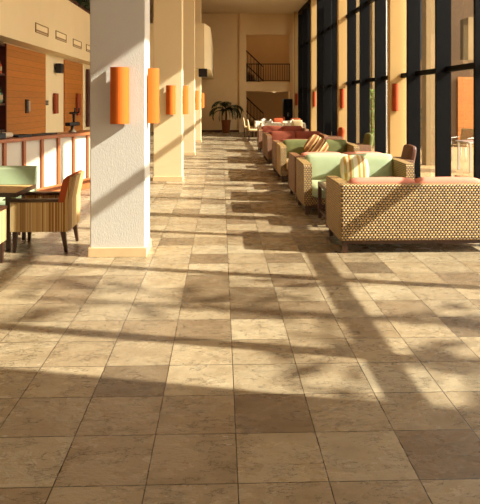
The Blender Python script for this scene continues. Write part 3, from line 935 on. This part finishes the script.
def dining_chair(label, x, y, rz, cov):
    t = thing('dining_chair', label, 'dining chair', (x, y, 0), rz, 'chairs at the far dining tables')
    for sx in (-1, 1):
        for sy in (-1, 1):
            MB().taper((sx * 0.19, sy * 0.19), 0.02, 0.015, 0, 0.42).build('leg', 'darkwood', t)
    MB().cushion((0, 0, 0.45), (0.45, 0.45, 0.09), 0.03, 0.01, n=4).build('seat', cov, t)
    rot = Matrix.Rotation(math.radians(-8), 3, 'X')
    MB().cushion((0, 0.22, 0.66), (0.44, 0.07, 0.46), 0.03, 0.01, rot=rot, n=5).build('backrest', cov, t)
    return t
dining_chair('pale covered dining chair on the aisle side of the nearest clothed table', 1.36, 25.55, PI / 2, 'beigefab')
dining_chair('pale dining chair on the near side of the window-side clothed table', 3.1, 25.08, PI, 'beigefab')
dining_chair('pale covered dining chair on the aisle side of the second clothed table', 1.28, 28.3, PI / 2, 'beigefab')
dining_chair('rust red dining chair between the clothed tables', 2.55, 27.0, 0, 'rust')
dining_chair('rust red dining chair by the window end of the tables', 3.3, 27.3, -0.3, 'rust')
dining_chair('rust red dining chair at the far side beside the cabinet', 2.9, 29.5, 0, 'rust')
for (x, y, l) in ((2.0, 25.8, 'white napkin stack on the nearest clothed table'), (2.95, 25.8, 'white napkin stack on the window-side clothed table'), (1.9, 28.1, 'white napkin stack on the second clothed table')):
    m = MB()
    for k in range(3):
        m.lathe([(0.13 - 0.02 * k, 0.03 * k), (0.15 - 0.02 * k, 0.03 * k + 0.012), (0.02, 0.09 + 0.03 * k), (0, 0.10 + 0.03 * k)], (0.05 * k, 0.04 * k, 0), 10)
    o = m.build('napkin', 'chinawhite'); o.location = (x, y, 0.737)
    tag(o, l, 'napkin', 'napkins on the far tables')

# ------------------------------------------------------------------ outside things
def shrub(label, loc, h, r, n, mat, seed):
    t = thing('climbing_shrub', label, 'shrub', loc, 0, 'shrubs outside the windows')
    rnd = random.Random(seed)
    MB().tube([(0, 0, 0), (0.03, 0.02, h * 0.5), (0, 0, h * 0.9)], [0.03, 0.02, 0.008], 6).build('stem', 'trunk', t)
    m = MB()
    for q in range(n):
        z = h * rnd.uniform(0.06, 1)
        a = rnd.uniform(0, 2 * PI); rr = r * math.sqrt(rnd.random()) * (1 - 0.35 * z / h)
        d = Vector((math.cos(a), math.sin(a), rnd.uniform(-0.4, 0.9)))
        m.leaf((rr * math.cos(a), rr * math.sin(a), z), d, (rnd.uniform(-1, 1), rnd.uniform(-1, 1), 1), rnd.uniform(0.08, 0.16), 0.06)
    m.build('foliage', mat, t, fixn=False)
    return t
shrub('bright green leafy shrub outside the middle windows', (5.25, 21.2, -0.04), 2.1, 0.16, 420, 'leaflight', 1)
shrub('low green shrub outside, right of the white truss', (6.2, 18.6, -0.04), 1.5, 0.3, 420, 'hedge', 2)

# white truss post
t = thing('truss_post', 'white zigzag truss post outside beside the nearest golden column', 'truss post', (5.35, 19.5, -0.04))
for (x, y) in ((-0.08, -0.08), (0.08, -0.08), (0, 0.09)):
    MB().tube([(x, y, 0), (x, y, 6.0)], 0.014, 6).build('chord', 'truss', t)
m = MB()
for k in range(30):
    z = k * 0.2
    m.tube([(-0.08, -0.08, z), (0.08, -0.08, z + 0.1)], 0.011, 5).tube([(0.08, -0.08, z + 0.1), (-0.08, -0.08, z + 0.2)], 0.011, 5)
    m.tube([(0.08, -0.08, z), (0, 0.09, z + 0.1)], 0.008, 4).tube([(-0.08, -0.08, z), (0, 0.09, z + 0.1)], 0.008, 4)
m.build('lattice', 'truss', t)

# terrace furniture and end wall
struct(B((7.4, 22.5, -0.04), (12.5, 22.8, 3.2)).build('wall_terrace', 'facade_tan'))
o = MB().box((0, 0, 1.3), (0.7, 0.06, 2.6), 0.01).build('terrace_door', 'orangewood'); o.location = (9.15, 22.44, -0.04)
struct(o)
t = thing('terrace_chair', 'tan wicker chair outside on the sunny terrace', 'chair', (6.95, 17.3, -0.04), -PI * 0.3)
for sx in (-1, 1):
    for sy in (-1, 1):
        MB().tube([(sx * 0.2, sy * 0.2, 0.43), (sx * 0.23, sy * 0.24, 0)], [0.014, 0.012], 6).build('leg', 'truss', t)
    MB().tube([(sx * 0.25, -0.2, 0.42), (sx * 0.27, -0.2, 0.64), (sx * 0.27, 0.2, 0.66)], 0.016, 6).build('armrest', 'truss', t)
B((-0.25, -0.25, 0.42), (0.25, 0.25, 0.46), 0.01).build('seat', 'wicker', t)
MB().box((0, 0.26, 0.68), (0.5, 0.035, 0.46), 0.012, rot=Matrix.Rotation(math.radians(-10), 3, 'X')).build('backrest', 'wicker', t)
t = thing('terrace_table', 'grey topped terrace table outside at the right picture edge', 'table', (6.25, 14.6, -0.04))
B((-0.42, -0.42, 0.70), (0.42, 0.42, 0.735), 0.006).build('table_top', 'steel', t)
for sx in (-1, 1):
    for sy in (-1, 1):
        B((sx * 0.36 - 0.022, sy * 0.36 - 0.022, 0), (sx * 0.36 + 0.022, sy * 0.36 + 0.022, 0.70)).build('leg', 'steel', t)

# trees outside whose shade falls on the floor
def tree(label, loc, h, seed, nb, nl, spread, z0):
    t = thing('terrace_tree', label, 'tree', loc, 0, 'trees outside on the sun side')
    rnd = random.Random(seed)
    MB().tube([(0, 0, 0), (0.08, 0.05, h * 0.4), (0.0, 0.1, h * 0.75), (0.05, 0.0, h)], [0.12, 0.10, 0.07, 0.02], 8).build('trunk', 'trunk', t)
    mb, ml = MB(), MB()
    for b in range(nb):
        z = rnd.uniform(z0, h)
        a = rnd.uniform(0, 2 * PI)
        L = spread * rnd.uniform(0.5, 1.0)
        p0 = Vector((0, 0, z)); d = Vector((math.cos(a), math.sin(a), rnd.uniform(-0.1, 0.5)))
        pts = [p0, p0 + d * L * 0.5 + Vector((0, 0, 0.08)), p0 + d * L]
        mb.tube(pts, [0.035, 0.025, 0.01], 5)
        for q in range(nl):
            u = rnd.uniform(0.3, 1.05)
            c = p0 + d * L * u + Vector((rnd.gauss(0, 0.16), rnd.gauss(0, 0.16), rnd.gauss(0, 0.14)))
            ml.leaf(c, (rnd.uniform(-1, 1), rnd.uniform(-1, 1), rnd.uniform(-0.5, 0.5)), (rnd.uniform(-1, 1), rnd.uniform(-1, 1), 1), rnd.uniform(0.3, 0.55), 0.14)
    mb.build('branches', 'trunk', t)
    ml.build('foliage', 'hedge', t, fixn=False)
    return t
tree('leafy tree outside the windows near the viewer', (10.0, 1.2, -0.04), 6.6, 5, 12, 10, 1.3, 4.4)
tree('slender tree outside the windows further along', (11.0, 2.3, -0.04), 9.4, 9, 9, 7, 1.8, 6.2)
